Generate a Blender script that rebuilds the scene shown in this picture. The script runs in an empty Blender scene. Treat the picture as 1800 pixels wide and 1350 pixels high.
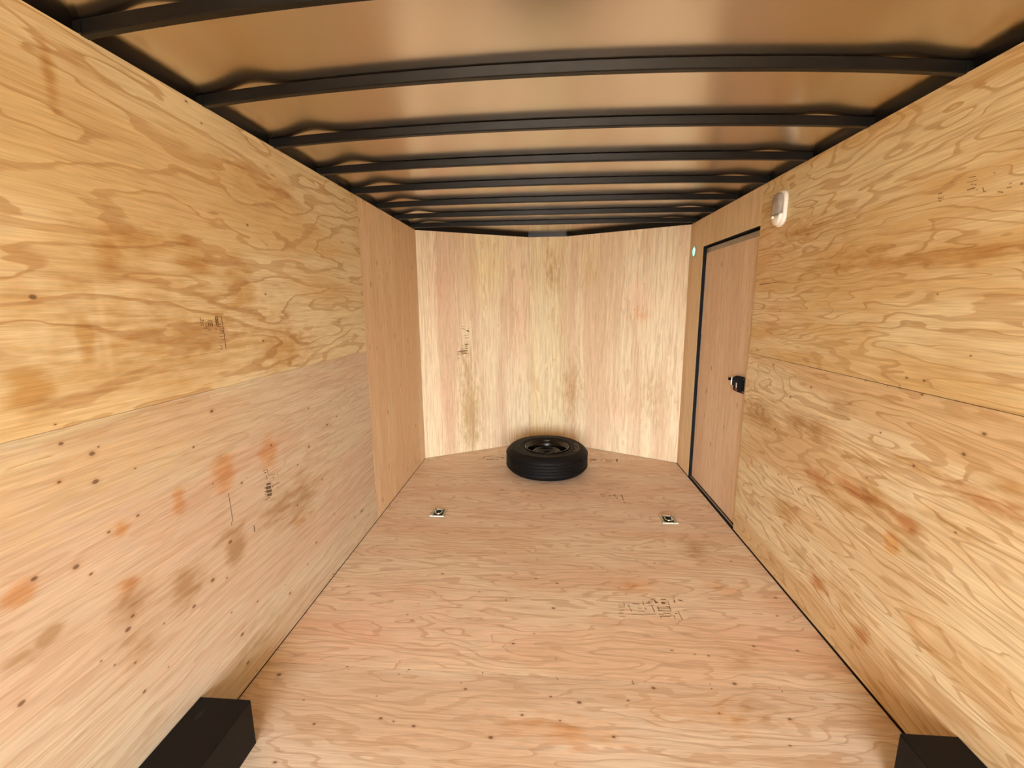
import bpy, bmesh, math, random
from mathutils import Vector, Matrix
random.seed(7)
scene = bpy.context.scene
COL = scene.collection

# ------------------------------------------------------------------ camera
cam_d = bpy.data.cameras.new('camera'); cam = bpy.data.objects.new('camera', cam_d); COL.objects.link(cam)
cam_d.sensor_fit = 'HORIZONTAL'; cam_d.sensor_width = 36.0; cam_d.lens = 769.75/1800*36.0; cam_d.clip_start = 0.02
YAW, PITCH, ROLL = 0.07396, 0.17707, -0.00736
_f = Vector((-math.sin(YAW)*math.cos(PITCH), math.cos(YAW)*math.cos(PITCH), -math.sin(PITCH)))
_r0 = Vector((math.cos(YAW), math.sin(YAW), 0)); _u0 = _r0.cross(_f)
_r = math.cos(ROLL)*_r0 + math.sin(ROLL)*_u0; _u = -math.sin(ROLL)*_r0 + math.cos(ROLL)*_u0
m = Matrix((( _r.x, _u.x, -_f.x, -0.0483), (_r.y, _u.y, -_f.y, 0.0), (_r.z, _u.z, -_f.z, 1.5102), (0, 0, 0, 1)))
cam.matrix_world = m
scene.camera = cam

# ------------------------------------------------------------------ daylight
REAR = -3.2                       # the open back of the trailer
world = bpy.data.worlds.new('sky'); scene.world = world; world.use_nodes = True
bg = world.node_tree.nodes['Background']
# hazy bright sky: strongest at the horizon, paler and weaker overhead
_t = world.node_tree; _tc = _t.nodes.new('ShaderNodeTexCoord'); _sx = _t.nodes.new('ShaderNodeSeparateXYZ'); _t.links.new(_tc.outputs['Generated'], _sx.inputs[0])
_mr = _t.nodes.new('ShaderNodeMapRange'); _t.links.new(_sx.outputs[2], _mr.inputs[0]); _mr.interpolation_type = 'SMOOTHSTEP'
for _i, _v in ((1, 0.0), (2, 0.75), (3, 6.0), (4, 3.0)): _mr.inputs[_i].default_value = _v
_t.links.new(_mr.outputs[0], bg.inputs[1]); bg.inputs[0].default_value = (0.94, 1.0, 1.08, 1)
pl = bpy.data.lights.new('sky_portal', 'AREA'); pl.shape = 'RECTANGLE'; pl.size = 2.5; pl.size_y = 2.3
pl.cycles.is_portal = True
po = bpy.data.objects.new('sky_portal', pl); COL.objects.link(po)
po.location = (0, REAR-0.01, 1.07); po.rotation_euler = (math.radians(90), 0, 0)   # -Z of the lamp looks along +Y
sd = bpy.data.lights.new('sun', 'SUN'); sd.energy = 5.0; sd.angle = math.radians(0.6); sd.color = (1.0, 0.95, 0.88)
so = bpy.data.objects.new('sun', sd); COL.objects.link(so); so.rotation_euler = (math.radians(38), math.radians(-30), 0)   # comes over the roof from the nose side
scene.view_settings.view_transform = 'Standard'; scene.view_settings.look = 'None'
scene.view_settings.gamma = 1.0; scene.view_settings.use_curve_mapping = False
scene.view_settings.exposure = 2.40
scene.cycles.max_bounces = 9; scene.cycles.diffuse_bounces = 7; scene.cycles.glossy_bounces = 5
scene.cycles.use_adaptive_sampling = True; scene.cycles.adaptive_threshold = 0.02

# ------------------------------------------------------------------ sizes (metres)
HW = 1.236          # half width between the plywood faces
H = 2.201           # top edge of the plywood
YC = 4.137          # where the side walls end and the nose begins
NL, NR = (-0.21, 4.70), (0.17, 4.69)     # the flat middle of the nose
DY0, DY1, DZ = 2.853, 3.797, 1.971       # side door opening
PT = 0.012          # plywood thickness

# ------------------------------------------------------------------ node helpers
def lin(c):
    return tuple(((v/255+0.055)/1.055)**2.4 if v/255 > 0.04045 else v/255/12.92 for v in c) + (1,)

class NT:
    def __init__(s, tree): s.t = tree; s.n = tree.nodes; s.l = tree.links
    def new(s, typ, **kw):
        nd = s.n.new(typ)
        for k, v in kw.items():
            if hasattr(nd, k): setattr(nd, k, v)
        return nd
    def put(s, sock, v):
        if isinstance(v, bpy.types.NodeSocket): s.l.new(v, sock)
        else: sock.default_value = v
    def math(s, op, a, b=0.0, c=None, clamp=False):
        nd = s.new('ShaderNodeMath', operation=op, use_clamp=clamp)
        s.put(nd.inputs[0], a); s.put(nd.inputs[1], b)
        if c is not None: s.put(nd.inputs[2], c)
        return nd.outputs[0]
    def vmul(s, a, b):
        nd = s.new('ShaderNodeVectorMath', operation='MULTIPLY'); s.put(nd.inputs[0], a); s.put(nd.inputs[1], b); return nd.outputs[0]
    def vop(s, op, a, b):
        nd = s.new('ShaderNodeVectorMath', operation=op); s.put(nd.inputs[0], a); s.put(nd.inputs[1], b)
        return nd.outputs['Value'] if op in ('LENGTH', 'DISTANCE', 'DOT_PRODUCT') else nd.outputs[0]
    def noise(s, vec, detail=2.0, rough=0.5, dist=0.0, scale=1.0):
        nd = s.new('ShaderNodeTexNoise', noise_dimensions='3D')
        s.put(nd.inputs['Vector'], vec); nd.inputs['Scale'].default_value = scale
        nd.inputs['Detail'].default_value = detail; nd.inputs['Roughness'].default_value = rough; nd.inputs['Distortion'].default_value = dist
        return nd.outputs['Fac'] if 'Fac' in nd.outputs else nd.outputs[0]
    def rng(s, v, a, b, c=0.0, d=1.0, smooth=True):
        nd = s.new('ShaderNodeMapRange', interpolation_type='SMOOTHSTEP' if smooth else 'LINEAR')
        for i, x in enumerate((v, a, b, c, d)): s.put(nd.inputs[i], x)
        return nd.outputs[0]
    def mix(s, fac, a, b, blend='MIX'):
        nd = s.new('ShaderNodeMix', data_type='RGBA', blend_type=blend, clamp_factor=True)
        s.put(nd.inputs[0], fac); s.put(nd.inputs[6], a); s.put(nd.inputs[7], b)
        return nd.outputs[2]
    def ramp(s, v, stops):
        nd = s.new('ShaderNodeValToRGB'); s.put(nd.inputs[0], v); e = nd.color_ramp.elements
        while len(e) < len(stops): e.new(0.5)
        for i, (p, c) in enumerate(stops):
            e[i].position = p; e[i].color = (c, c, c, 1) if not isinstance(c, tuple) else c
        return nd.outputs[0]

def group(name, ins, outs):
    g = bpy.data.node_groups.new(name, 'ShaderNodeTree')
    for n, t in ins: g.interface.new_socket(n, in_out='INPUT', socket_type=t)
    for n, t in outs: g.interface.new_socket(n, in_out='OUTPUT', socket_type=t)
    nt = NT(g); gi = g.nodes.new('NodeGroupInput'); go = g.nodes.new('NodeGroupOutput')
    return g, nt, gi, go

# ---- rotary cut softwood veneer: contour rings, fibre, pin knots
def build_veneer(knotty):
    g, N, gi, go = group('knotty_veneer' if knotty else 'veneer', [('P', 'NodeSocketVector'), ('Seed', 'NodeSocketFloat'), ('Rings', 'NodeSocketFloat'), ('Run', 'NodeSocketFloat'),
        ('Across', 'NodeSocketFloat'), ('Grad', 'NodeSocketFloat'), ('Contrast', 'NodeSocketFloat'), ('Flecks', 'NodeSocketFloat'), ('Knots', 'NodeSocketFloat'),
        ('Light', 'NodeSocketColor'), ('Late', 'NodeSocketColor'), ('Tint', 'NodeSocketColor')], [('Color', 'NodeSocketColor')])
    P = gi.outputs
    sx = N.new('ShaderNodeSeparateXYZ'); N.put(sx.inputs[0], P['P']); u, v = sx.outputs[0], sx.outputs[1]
    def vec(fu, fv, off=0.0):
        c = N.new('ShaderNodeCombineXYZ')
        N.put(c.inputs[0], N.math('MULTIPLY', u, fu)); N.put(c.inputs[1], N.math('MULTIPLY', v, fv)); N.put(c.inputs[2], N.math('ADD', P['Seed'], off))
        return c.outputs[0]
    big = N.noise(vec(P['Run'], P['Across']), 2.5, 0.5, 0.3)
    wob = N.noise(vec(9.0, 40.0, 3.1), 1.0, 0.55)
    wob2 = N.noise(vec(4.5, 12.0, 5.7), 1.0, 0.5)
    ring = N.math('MULTIPLY', big, P['Rings'])
    ring = N.math('MULTIPLY_ADD', v, P['Grad'], ring)
    ring = N.math('MULTIPLY_ADD', wob, 0.5, ring)
    ring = N.math('MULTIPLY_ADD', wob2, 0.7, ring)
    fr = N.math('FRACT', ring)
    wid = N.noise(vec(2.2, 8.0, 9.3), 1.0, 0.5)
    w0 = N.rng(wid, 0.30, 0.68, 0.93, 0.62)
    edge = N.new('ShaderNodeMapRange', interpolation_type='SMOOTHSTEP')
    for i_, x_ in enumerate((fr, N.math('SUBTRACT', w0, 0.10), N.math('ADD', w0, 0.06), 0.0, 1.0)): N.put(edge.inputs[i_], x_)
    line = N.math('MULTIPLY', edge.outputs[0], N.rng(fr, 1.0, 0.965))
    line = N.math('MAXIMUM', line, N.math('MULTIPLY', fr, 0.22))
    amp = N.rng(wid, 0.30, 0.66, 0.95, 0.60)
    line = N.math('MULTIPLY', N.math('MULTIPLY', line, amp), P['Contrast'])
    fib = N.noise(vec(9.0, 260.0, 1.7), 1.0, 0.6)
    fib2 = N.noise(vec(3.0, 60.0, 2.3), 2.0, 0.6)
    tint = N.rng(N.noise(vec(N.math('MULTIPLY', P['Run'], 0.7), N.math('MULTIPLY', P['Across'], 0.75), 12.0), 3.0, 0.6), 0.43, 0.58)
    col = N.mix(tint, P['Light'], P['Tint'])
    col = N.mix(N.rng(fib2, 0.46, 0.72, 0.0, 0.42), col, P['Late'])
    col = N.mix(line, col, P['Late'])
    dk = N.rng(fib, 0.25, 0.75, 0.86, 1.10, False)
    mu = N.new('ShaderNodeCombineColor'); [N.put(mu.inputs[i], dk) for i in range(3)]
    col = N.mix(1.0, col, mu.outputs[0], 'MULTIPLY')
    # short dark flecks along the grain
    fl = N.rng(N.noise(vec(11.0, 120.0, 21.0), 1.0, 0.5), 0.66, 0.74)
    fl = N.math('MULTIPLY', N.math('MULTIPLY', fl, N.rng(N.noise(vec(1.1, 2.5, 30.0), 1.0), 0.42, 0.6)), P['Flecks'])
    col = N.mix(fl, col, lin((168, 116, 74)))
    if knotty:
        # scattered pin knots: one per few cells, drawn out along the grain
        vo = N.new('ShaderNodeTexVoronoi', voronoi_dimensions='3D', feature='F1'); vo.inputs['Scale'].default_value = 1.0
        N.put(vo.inputs['Vector'], vec(5.0, 19.0, 0.0)); vo.inputs['Randomness'].default_value = 1.0
        sc = N.new('ShaderNodeSeparateColor'); N.put(sc.inputs[0], vo.outputs['Color'])
        kn = N.math('MULTIPLY', N.rng(vo.outputs['Distance'], 0.15, 0.05), N.math('LESS_THAN', sc.outputs[0], P['Knots']))
        col = N.mix(N.math('MULTIPLY', kn, 0.85), col, lin((92, 54, 28)))
    N.l.new(col, go.inputs[0])
    return g
VENEER, KNOTTY = build_veneer(False), build_veneer(True)

STAINCOL = {'b': (.72, .55, .35), 'g': (.68, .57, .43), 'o': (.92, .68, .46), 'r': (.72, .47, .31), 'p': (1.10, 1.12, 1.16), 'k': (1.03, .91, .92), 'y': (1.02, 1.0, .82)}

WB = (1.0, 1.31, 1.66)
def wlin(c):
    c = lin(c); return (c[0]*WB[0], c[1]*WB[1], c[2]*WB[2], 1)
def wood(name, frame, seed, light, late, tint, rings=11.0, run=0.75, across=3.2, grad=15.0, contrast=0.75, flecks=0.3, knots=0.0, stains=(), marks=(), holes=(), rough=0.62):
    """frame: which world axes are (along the grain, across it)"""
    mt = bpy.data.materials.new(name); mt.use_nodes = True; N = NT(mt.node_tree)
    bs = N.n['Principled BSDF']
    tc = N.new('ShaderNodeTexCoord'); sp = N.new('ShaderNodeSeparateXYZ'); N.put(sp.inputs[0], tc.outputs['Object'])
    cb = N.new('ShaderNodeCombineXYZ'); N.put(cb.inputs[0], sp.outputs[frame[0]]); N.put(cb.inputs[1], sp.outputs[frame[1]])
    P = cb.outputs[0]
    gv = N.new('ShaderNodeGroup'); gv.node_tree = KNOTTY if knots > 0 else VENEER
    for k, v in (('P', P), ('Seed', seed*7.31), ('Rings', rings), ('Run', run), ('Across', across), ('Grad', grad), ('Contrast', contrast), ('Flecks', flecks), ('Knots', knots),
                 ('Light', wlin(light)), ('Late', wlin(late)), ('Tint', wlin(tint))): N.put(gv.inputs[k], v)
    col = gv.outputs[0]
    if stains or marks or holes:
        rag = N.math('MULTIPLY', N.math('SUBTRACT', N.noise(N.vmul(P, (10.0, 34.0, 1.0)), 2.5, 0.62), 0.5), 1.6)
    kinds = {}
    for st in stains: kinds.setdefault(st[4], []).append(st)
    for kind, lst in kinds.items():                      # ragged ellipses of one colour, strongest wins
        m = None
        for (cu, cv, ru, rv, _, st) in lst:
            if st <= 0: continue
            nd = N.new('ShaderNodeVectorMath', operation='MULTIPLY_ADD'); N.put(nd.inputs[0], P)
            nd.inputs[1].default_value = (1/ru, 1/rv, 0); nd.inputs[2].default_value = (-cu/ru, -cv/rv, 0)
            d = N.vop('LENGTH', nd.outputs[0], (0, 0, 0))
            e = N.math('MULTIPLY_ADD', d, -st, 1.75*st)
            m = e if m is None else N.math('MAXIMUM', m, e)
        f = N.rng(N.math('ADD', m, N.math('MULTIPLY', rag, 0.95)), 0.0, 1.0, 0.0, 0.95)
        col = N.mix(f, col, STAINCOL[kind]+(1,), 'MULTIPLY')
    def dots(pts, ru, rv, col, dark, halo):
        if not pts: return col
        Q = N.vmul(P, (1/ru, 1/rv, 0)); m = None; rr = random.Random(int(seed*100))
        for (cu, cv) in pts:
            d = N.math('MULTIPLY', N.vop('DISTANCE', Q, (cu/ru, cv/rv, 0)), 1/rr.choice((0.55, 0.75, 0.9, 1.1, 1.45)))
            m = d if m is None else N.math('MINIMUM', m, d)
        m = N.math('ADD', m, N.math('MULTIPLY', rag, 0.45))
        if halo: col = N.mix(N.rng(m, 2.6, 0.9, 0.0, halo), col, lin((178, 124, 78)))
        return N.mix(N.rng(m, 1.15, 0.5, 0.0, dark), col, lin((84, 52, 30)))
    col = dots(list(marks), 0.0072, 0.0048, col, 0.75, 0.22)
    col = dots(list(holes), 0.0042, 0.0042, col, 0.9, 0.0)
    N.put(bs.inputs['Base Color'], col)
    bs.inputs['Roughness'].default_value = rough; bs.inputs['Specular IOR Level'].default_value = 0.3
    return mt

def plain(name, color, rough=0.5, metal=0.0, spec=0.5, var=0.12, scale=14.0, bump=0.0, emit=None):
    mt = bpy.data.materials.new(name); mt.use_nodes = True; N = NT(mt.node_tree); bs = N.n['Principled BSDF']
    tc = N.new('ShaderNodeTexCoord'); n = N.noise(tc.outputs['Object'], 4.0, 0.6, 0.0, scale)
    c = color if len(color) == 4 else tuple(color)+(1,)
    f = N.rng(n, 0.3, 0.7, 1-var, 1+var, False)
    mu = N.new('ShaderNodeCombineColor'); [N.put(mu.inputs[i], f) for i in range(3)]
    N.put(bs.inputs['Base Color'], N.mix(1.0, c, mu.outputs[0], 'MULTIPLY'))
    N.put(bs.inputs['Roughness'], N.rng(n, 0.25, 0.75, max(0.02, rough-0.06), min(1, rough+0.06), False))
    bs.inputs['Metallic'].default_value = metal; bs.inputs['Specular IOR Level'].default_value = spec
    if bump:
        bp = N.new('ShaderNodeBump'); bp.inputs['Strength'].default_value = bump; bp.inputs['Distance'].default_value = 0.002
        N.put(bp.inputs['Height'], n); N.put(bs.inputs['Normal'], bp.outputs[0])
    return mt

# ------------------------------------------------------------------ mesh helpers
def link(name, me, mat, parent=None, smooth=False):
    o = bpy.data.objects.new(name, me); COL.objects.link(o)
    if mat: me.materials.append(mat)
    if smooth:
        for p in me.polygons: p.use_smooth = True
    if parent: o.parent = parent
    return o
def from_bm(name, bm, mat, parent=None, smooth=False):
    me = bpy.data.meshes.new(name); bmesh.ops.recalc_face_normals(bm, faces=bm.faces); bm.to_mesh(me); bm.free()
    return link(name, me, mat, parent, smooth)
def add_box(bm, x0, x1, y0, y1, z0, z1):
    v = [bm.verts.new(p) for p in ((x0,y0,z0),(x1,y0,z0),(x1,y1,z0),(x0,y1,z0),(x0,y0,z1),(x1,y0,z1),(x1,y1,z1),(x0,y1,z1))]
    for f in ((0,3,2,1),(4,5,6,7),(0,1,5,4),(1,2,6,5),(2,3,7,6),(3,0,4,7)): bm.faces.new([v[i] for i in f])
    return v
def box(name, mat, x0, x1, y0, y1, z0, z1, parent=None, bevel=0.0, seg=2):
    bm = bmesh.new(); add_box(bm, min(x0,x1), max(x0,x1), min(y0,y1), max(y0,y1), min(z0,z1), max(z0,z1))
    if bevel: bmesh.ops.bevel(bm, geom=bm.edges[:], offset=bevel, segments=seg, affect='EDGES', profile=0.7)
    return from_bm(name, bm, mat, parent)
def prism(name, mat, pts, z0, z1, parent=None, bevel=0.0):
    """footprint pts (x, y) extruded from z0 to z1"""
    bm = bmesh.new(); a = [bm.verts.new((x, y, z0)) for x, y in pts]; b = [bm.verts.new((x, y, z1)) for x, y in pts]; n = len(pts)
    bm.faces.new(a[::-1]); bm.faces.new(b)
    for i in range(n): bm.faces.new((a[i], a[(i+1) % n], b[(i+1) % n], b[i]))
    if bevel: bmesh.ops.bevel(bm, geom=bm.edges[:], offset=bevel, segments=2, affect='EDGES')
    return from_bm(name, bm, mat, parent)
def lathe(name, mat, prof, seg=96, parent=None, smooth=True, close=True):
    """prof: (r, z) points turned about Z; a closed loop when close"""
    bm = bmesh.new(); rings = []
    for r, z in prof:
        rings.append([bm.verts.new((r*math.cos(2*math.pi*k/seg), r*math.sin(2*math.pi*k/seg), z)) for k in range(seg)])
    n = len(prof)
    for i in range(n if close else n-1):
        a, b = rings[i], rings[(i+1) % n]
        for k in range(seg): bm.faces.new((a[k], a[(k+1) % seg], b[(k+1) % seg], b[k]))
    return from_bm(name, bm, mat, parent, smooth)
def tube(name, mat, path, r, parent=None, seg=10, closed=False):
    bm = bmesh.new(); n = len(path); rings = []
    for i, p in enumerate(path):
        p = Vector(p); a = Vector(path[i-1] if (i or closed) else path[0]); b = Vector(path[(i+1) % n] if (i < n-1 or closed) else path[-1])
        t = (b-a).normalized(); s = t.cross(Vector((0, 0, 1)));
        if s.length < 1e-4: s = t.cross(Vector((1, 0, 0)))
        s.normalize(); w = t.cross(s)
        rings.append([bm.verts.new(p + r*(math.cos(2*math.pi*k/seg)*s + math.sin(2*math.pi*k/seg)*w)) for k in range(seg)])
    for i in range(n if closed else n-1):
        a, b = rings[i], rings[(i+1) % n]
        for k in range(seg): bm.faces.new((a[k], a[(k+1) % seg], b[(k+1) % seg], b[k]))
    if not closed: bm.faces.new(rings[0][::-1]); bm.faces.new(rings[-1])
    return from_bm(name, bm, mat, parent, True)
def empty(name, loc=(0, 0, 0), rot=(0, 0, 0)):
    o = bpy.data.objects.new(name, None); COL.objects.link(o); o.location = loc; o.rotation_euler = rot; o.empty_display_size = 0.1; return o
def tag(o, label, cat, grp=None):
    o['label'] = label; o['category'] = cat
    if grp: o['group'] = grp
    return o
def structure(o, label=None):
    o['kind'] = 'structure'
    if label: o['label'] = label
    return o
def stamp(name, mat, surf, strokes, parent, lift=0.0006):
    """printed strokes lying on a face: surf maps (a, b, lift) to a point"""
    bm = bmesh.new()
    for a0, b0, a1, b1, w in strokes:
        d = Vector((a1-a0, b1-b0)); L = d.length; d /= L; n = Vector((-d.y, d.x))*w/2
        q = [(a0-n.x, b0-n.y), (a1-n.x, b1-n.y), (a1+n.x, b1+n.y), (a0+n.x, b0+n.y)]
        bm.faces.new([bm.verts.new(surf(x, y, lift)) for x, y in q])
    return from_bm(name, bm, mat, parent)
# measured places of stains, knots and print on the sheets: (along grain, across, radii, kind, strength)
LU = [(0.915,1.327,0.045,0.051,'b',0.8),(1.057,1.428,0.025,0.074,'b',0.75),(1.16,1.645,0.045,0.084,'b',0.5),(1.251,1.71,0.139,0.051,'b',0.45),(1.275,1.411,0.039,0.094,'b',0.5),(1.456,1.653,0.088,0.044,'b',0.55),(1.662,1.57,0.089,0.102,'b',0.6),(1.916,1.33,0.223,0.09,'b',0.55),(1.345,1.434,0.497,0.163,'b',0.42),(1.414,1.733,0.055,0.029,'b',0.5),(0.999,1.598,0.016,0.058,'b',0.0),(1.11,1.424,0.01,0.166,'p',0.6),(0.976,1.681,0.041,0.025,'p',0.6),(1.197,1.556,0.041,0.025,'p',0.5),(1.333,1.655,0.05,0.061,'p',0.4),(0.985,1.257,0.06,0.019,'p',0.6),(0.913,1.44,0.025,0.02,'p',0.4),(1.08,2.064,0.016,0.06,'b',0.6),(1.776,2.044,0.142,0.044,'b',0.3),(1.958,2.026,0.216,0.061,'b',0.3)]
LL = [(1.467,0.902,0.05,0.059,'o',0.75),(1.732,0.89,0.053,0.054,'o',0.75),(1.262,0.889,0.021,0.033,'o',0.7),(1.063,0.9,0.019,0.025,'o',0.5),(0.813,0.873,0.031,0.031,'o',0.75),(1.05,0.724,0.037,0.026,'o',0.5),(1.055,0.669,0.057,0.046,'g',0.6),(1.239,0.592,0.059,0.071,'g',0.6),(1.482,0.598,0.047,0.061,'g',0.75),(1.444,0.667,0.055,0.034,'g',0.4),(1.769,0.62,0.113,0.061,'g',0.5),(1.954,0.59,0.116,0.1,'g',0.5),(0.847,0.735,0.032,0.019,'g',0.75),(0.789,0.728,0.042,0.023,'g',0.5),(1.053,0.536,0.058,0.06,'g',0.4),(1.936,0.479,0.077,0.033,'o',0.4),(1.518,0.167,0.115,0.075,'g',0.25),(0.91,1.124,0.078,0.043,'p',0.35),(1.675,0.83,0.453,0.133,'k',0.4),(1.266,0.288,0.235,0.095,'k',0.4)]
RU = [(1.69,1.66,0.54,0.025,'b',0.5),(1.988,1.695,0.244,0.043,'b',0.4),(2.352,1.857,0.274,0.063,'b',0.45),(1.461,1.618,0.029,0.017,'b',0.5),(1.41,1.643,0.101,0.016,'b',0.6),(1.845,1.411,0.085,0.031,'b',0.25),(2.724,1.786,0.186,0.179,'k',0.5),(2.629,1.444,0.177,0.147,'k',0.4)]
RL = [(1.951,1.067,0.082,0.045,'g',0.5),(2.61,0.866,0.151,0.076,'g',0.5),(2.241,0.918,0.11,0.045,'g',0.55),(2.092,0.927,0.077,0.048,'g',0.55),(2.05,0.704,0.075,0.03,'r',0.7),(1.809,0.745,0.101,0.027,'r',0.7),(1.695,0.762,0.076,0.045,'b',0.6),(1.541,0.744,0.057,0.025,'r',0.75),(1.587,0.637,0.029,0.033,'o',0.95),(1.501,0.647,0.075,0.031,'g',0.5),(1.311,0.94,0.088,0.027,'r',0.5),(1.225,0.956,0.038,0.018,'r',0.5),(2.269,0.424,0.106,0.061,'b',0.5),(1.804,0.883,0.201,0.026,'b',0.4),(1.558,0.953,0.169,0.027,'b',0.4),(1.832,0.781,0.089,0.032,'p',0.7),(1.496,0.854,0.058,0.026,'p',0.6),(1.233,0.998,0.051,0.021,'b',0.5),(1.382,0.819,0.134,0.024,'b',0.4),(1.892,0.659,0.194,0.034,'b',0.4),(1.953,0.217,0.062,0.042,'r',0.6),(1.666,0.188,0.04,0.048,'r',0.5),(1.792,0.27,0.139,0.077,'b',0.35),(1.584,0.274,0.054,0.03,'p',0.6),(1.401,0.417,0.028,0.03,'p',0.6),(1.462,0.43,0.03,0.021,'o',0.4),(1.582,0.637,0.034,0.029,'o',0.6),(2.091,0.255,0.094,0.049,'g',0.35),(2.335,0.09,0.118,0.044,'g',0.3),(1.362,0.374,0.079,0.02,'b',0.4),(1.209,0.463,0.062,0.017,'b',0.4),(1.471,0.193,0.063,0.021,'b',0.35)]
FL = [(0.026,1.345,0.226,0.063,'o',0.4),(0.081,1.282,0.108,0.028,'p',0.8),(0.907,2.597,0.064,0.122,'g',0.5),(0.723,1.465,0.083,0.047,'g',0.3),(-0.864,1.833,0.593,0.327,'k',0.45),(-0.32,1.818,0.244,0.143,'k',0.4),(0.112,1.799,0.561,0.209,'p',0.25),(0.442,2.199,0.12,0.052,'o',0.4),(0.614,1.427,0.272,0.061,'o',0.3),(1.005,1.952,0.282,0.288,'k',0.4),(0.916,2.213,0.099,0.065,'o',0.3),(0.818,1.716,0.079,0.062,'g',0.3),(0.549,3.058,0.281,0.227,'o',0.45),(-0.661,3.087,0.386,0.203,'k',0.3)]
NLs = [(0.402,-0.804,0.388,0.087,'g',0.65),(0.871,-0.831,0.249,0.076,'g',0.4),(1.894,-0.621,0.313,0.19,'y',0.5),(1.494,-0.31,0.626,0.123,'k',0.5),(1.691,-1.062,0.341,0.122,'k',0.4),(0.498,-1.065,0.416,0.128,'k',0.35)]
NCs = [(1.904,0.025,0.244,0.073,'b',0.4),(0.583,0.255,0.313,0.098,'g',0.45),(0.956,-0.14,0.657,0.065,'p',0.3)]
NRs = [(0.591,0.252,0.309,0.083,'g',0.45),(1.544,0.85,0.171,0.103,'k',0.6),(1.41,0.873,0.048,0.069,'o',0.4),(1.013,1.058,0.385,0.132,'p',0.3),(0.474,0.709,0.252,0.168,'k',0.4),(0.654,1.007,0.259,0.119,'g',0.3),(1.888,0.406,0.197,0.095,'y',0.4)]
LK = [(0.949,1.234),(0.954,1.183),(1.04,1.146),(1.021,1.134),(0.934,1.091),(1.131,1.051),(1.446,1.145),(1.346,1.044),(1.407,0.886),(1.756,0.917),(2.05,0.813),(1.938,0.758),(1.027,0.907),(0.934,0.862),(0.964,0.822),(0.845,0.889),(1.115,0.911),(1.453,0.632),(1.414,0.507),(1.348,0.543),(1.05,0.631),(1.031,0.603),(1.14,0.534),(0.948,0.574),(1.045,0.381),(0.773,0.623),(1.131,0.385),(1.453,0.234),(1.507,0.017),(1.463,0.096),(1.414,0.361),(2.036,0.292),(1.942,0.227),(1.905,0.565),(2.249,0.873),(2.367,0.89),(2.078,1.006),(2.736,0.768),(2.859,0.683),(2.398,0.726),(2.148,0.6),(1.948,0.638),(2.499,0.197),(2.693,0.111),(2.249,0.348),(2.238,0.197),(1.777,0.183),(1.558,0.302),(1.75,0.245),(2.18,0.016),(1.691,-0.0),(1.256,0.507),(1.551,0.829),(1.017,1.058),(0.979,0.533),(1.034,0.49)]
FK = [(-0.093,2.86),(-0.696,2.692),(-0.094,2.515),(-0.622,2.244),(-0.087,2.232),(0.03,2.196),(0.364,2.181),(0.393,2.128),(-0.387,2.097),(-0.688,1.983),(-0.72,1.899),(-0.684,1.862),(-0.239,2.04),(0.006,1.993),(-0.087,1.812),(-0.181,1.744),(0.011,1.67),(0.524,1.75),(0.618,1.735),(0.675,1.729),(0.896,1.798),(1.076,1.784),(1.163,2.146),(1.101,2.006),(1.179,2.006),(-1.113,2.102),(-1.168,2.148),(-1.145,1.511),(-0.378,1.521),(-0.355,1.493),(-0.646,1.547),(-0.699,1.438),(-0.015,1.481),(0.095,1.462),(0.284,1.483),(0.396,1.547),(0.614,1.451),(0.726,1.588),(0.864,1.444),(0.811,1.341),(0.206,1.332),(0.018,1.382),(-0.596,1.338),(-0.516,1.325),(-0.648,1.347),(-0.885,1.309),(-0.977,1.403),(-0.123,1.395),(-0.23,1.301),(-0.946,1.167),(0.513,2.451),(0.611,2.426),(1.07,2.473)]
FS = [(-0.61,1.574),(-0.614,1.56),(-0.297,1.577),(-0.295,1.564),(0.01,1.57),(0.014,1.564),(0.319,1.575),(0.319,1.563),(0.628,1.58),(0.626,1.559),(0.897,1.58),(0.899,1.565),(-0.877,1.57),(-0.864,1.556)]
RK = [(1.561,1.537),(1.413,1.351),(1.632,1.248),(1.559,1.25),(1.827,1.204),(1.712,1.204),(1.559,1.202),(2.174,1.112),(1.713,1.022),(1.331,1.131),(1.38,1.052),(1.546,0.952),(1.361,0.803),(1.749,0.826),(2.179,0.588),(2.453,0.823),(2.206,0.851),(2.339,1.03),(2.539,1.171),(2.016,0.527)]
LUK = [(0.955,1.538),(1.756,1.835),(1.827,1.566),(2.697,2.076),(1.778,1.371),(0.95,1.233),(1.511,2.184),(1.569,2.139)]
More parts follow.
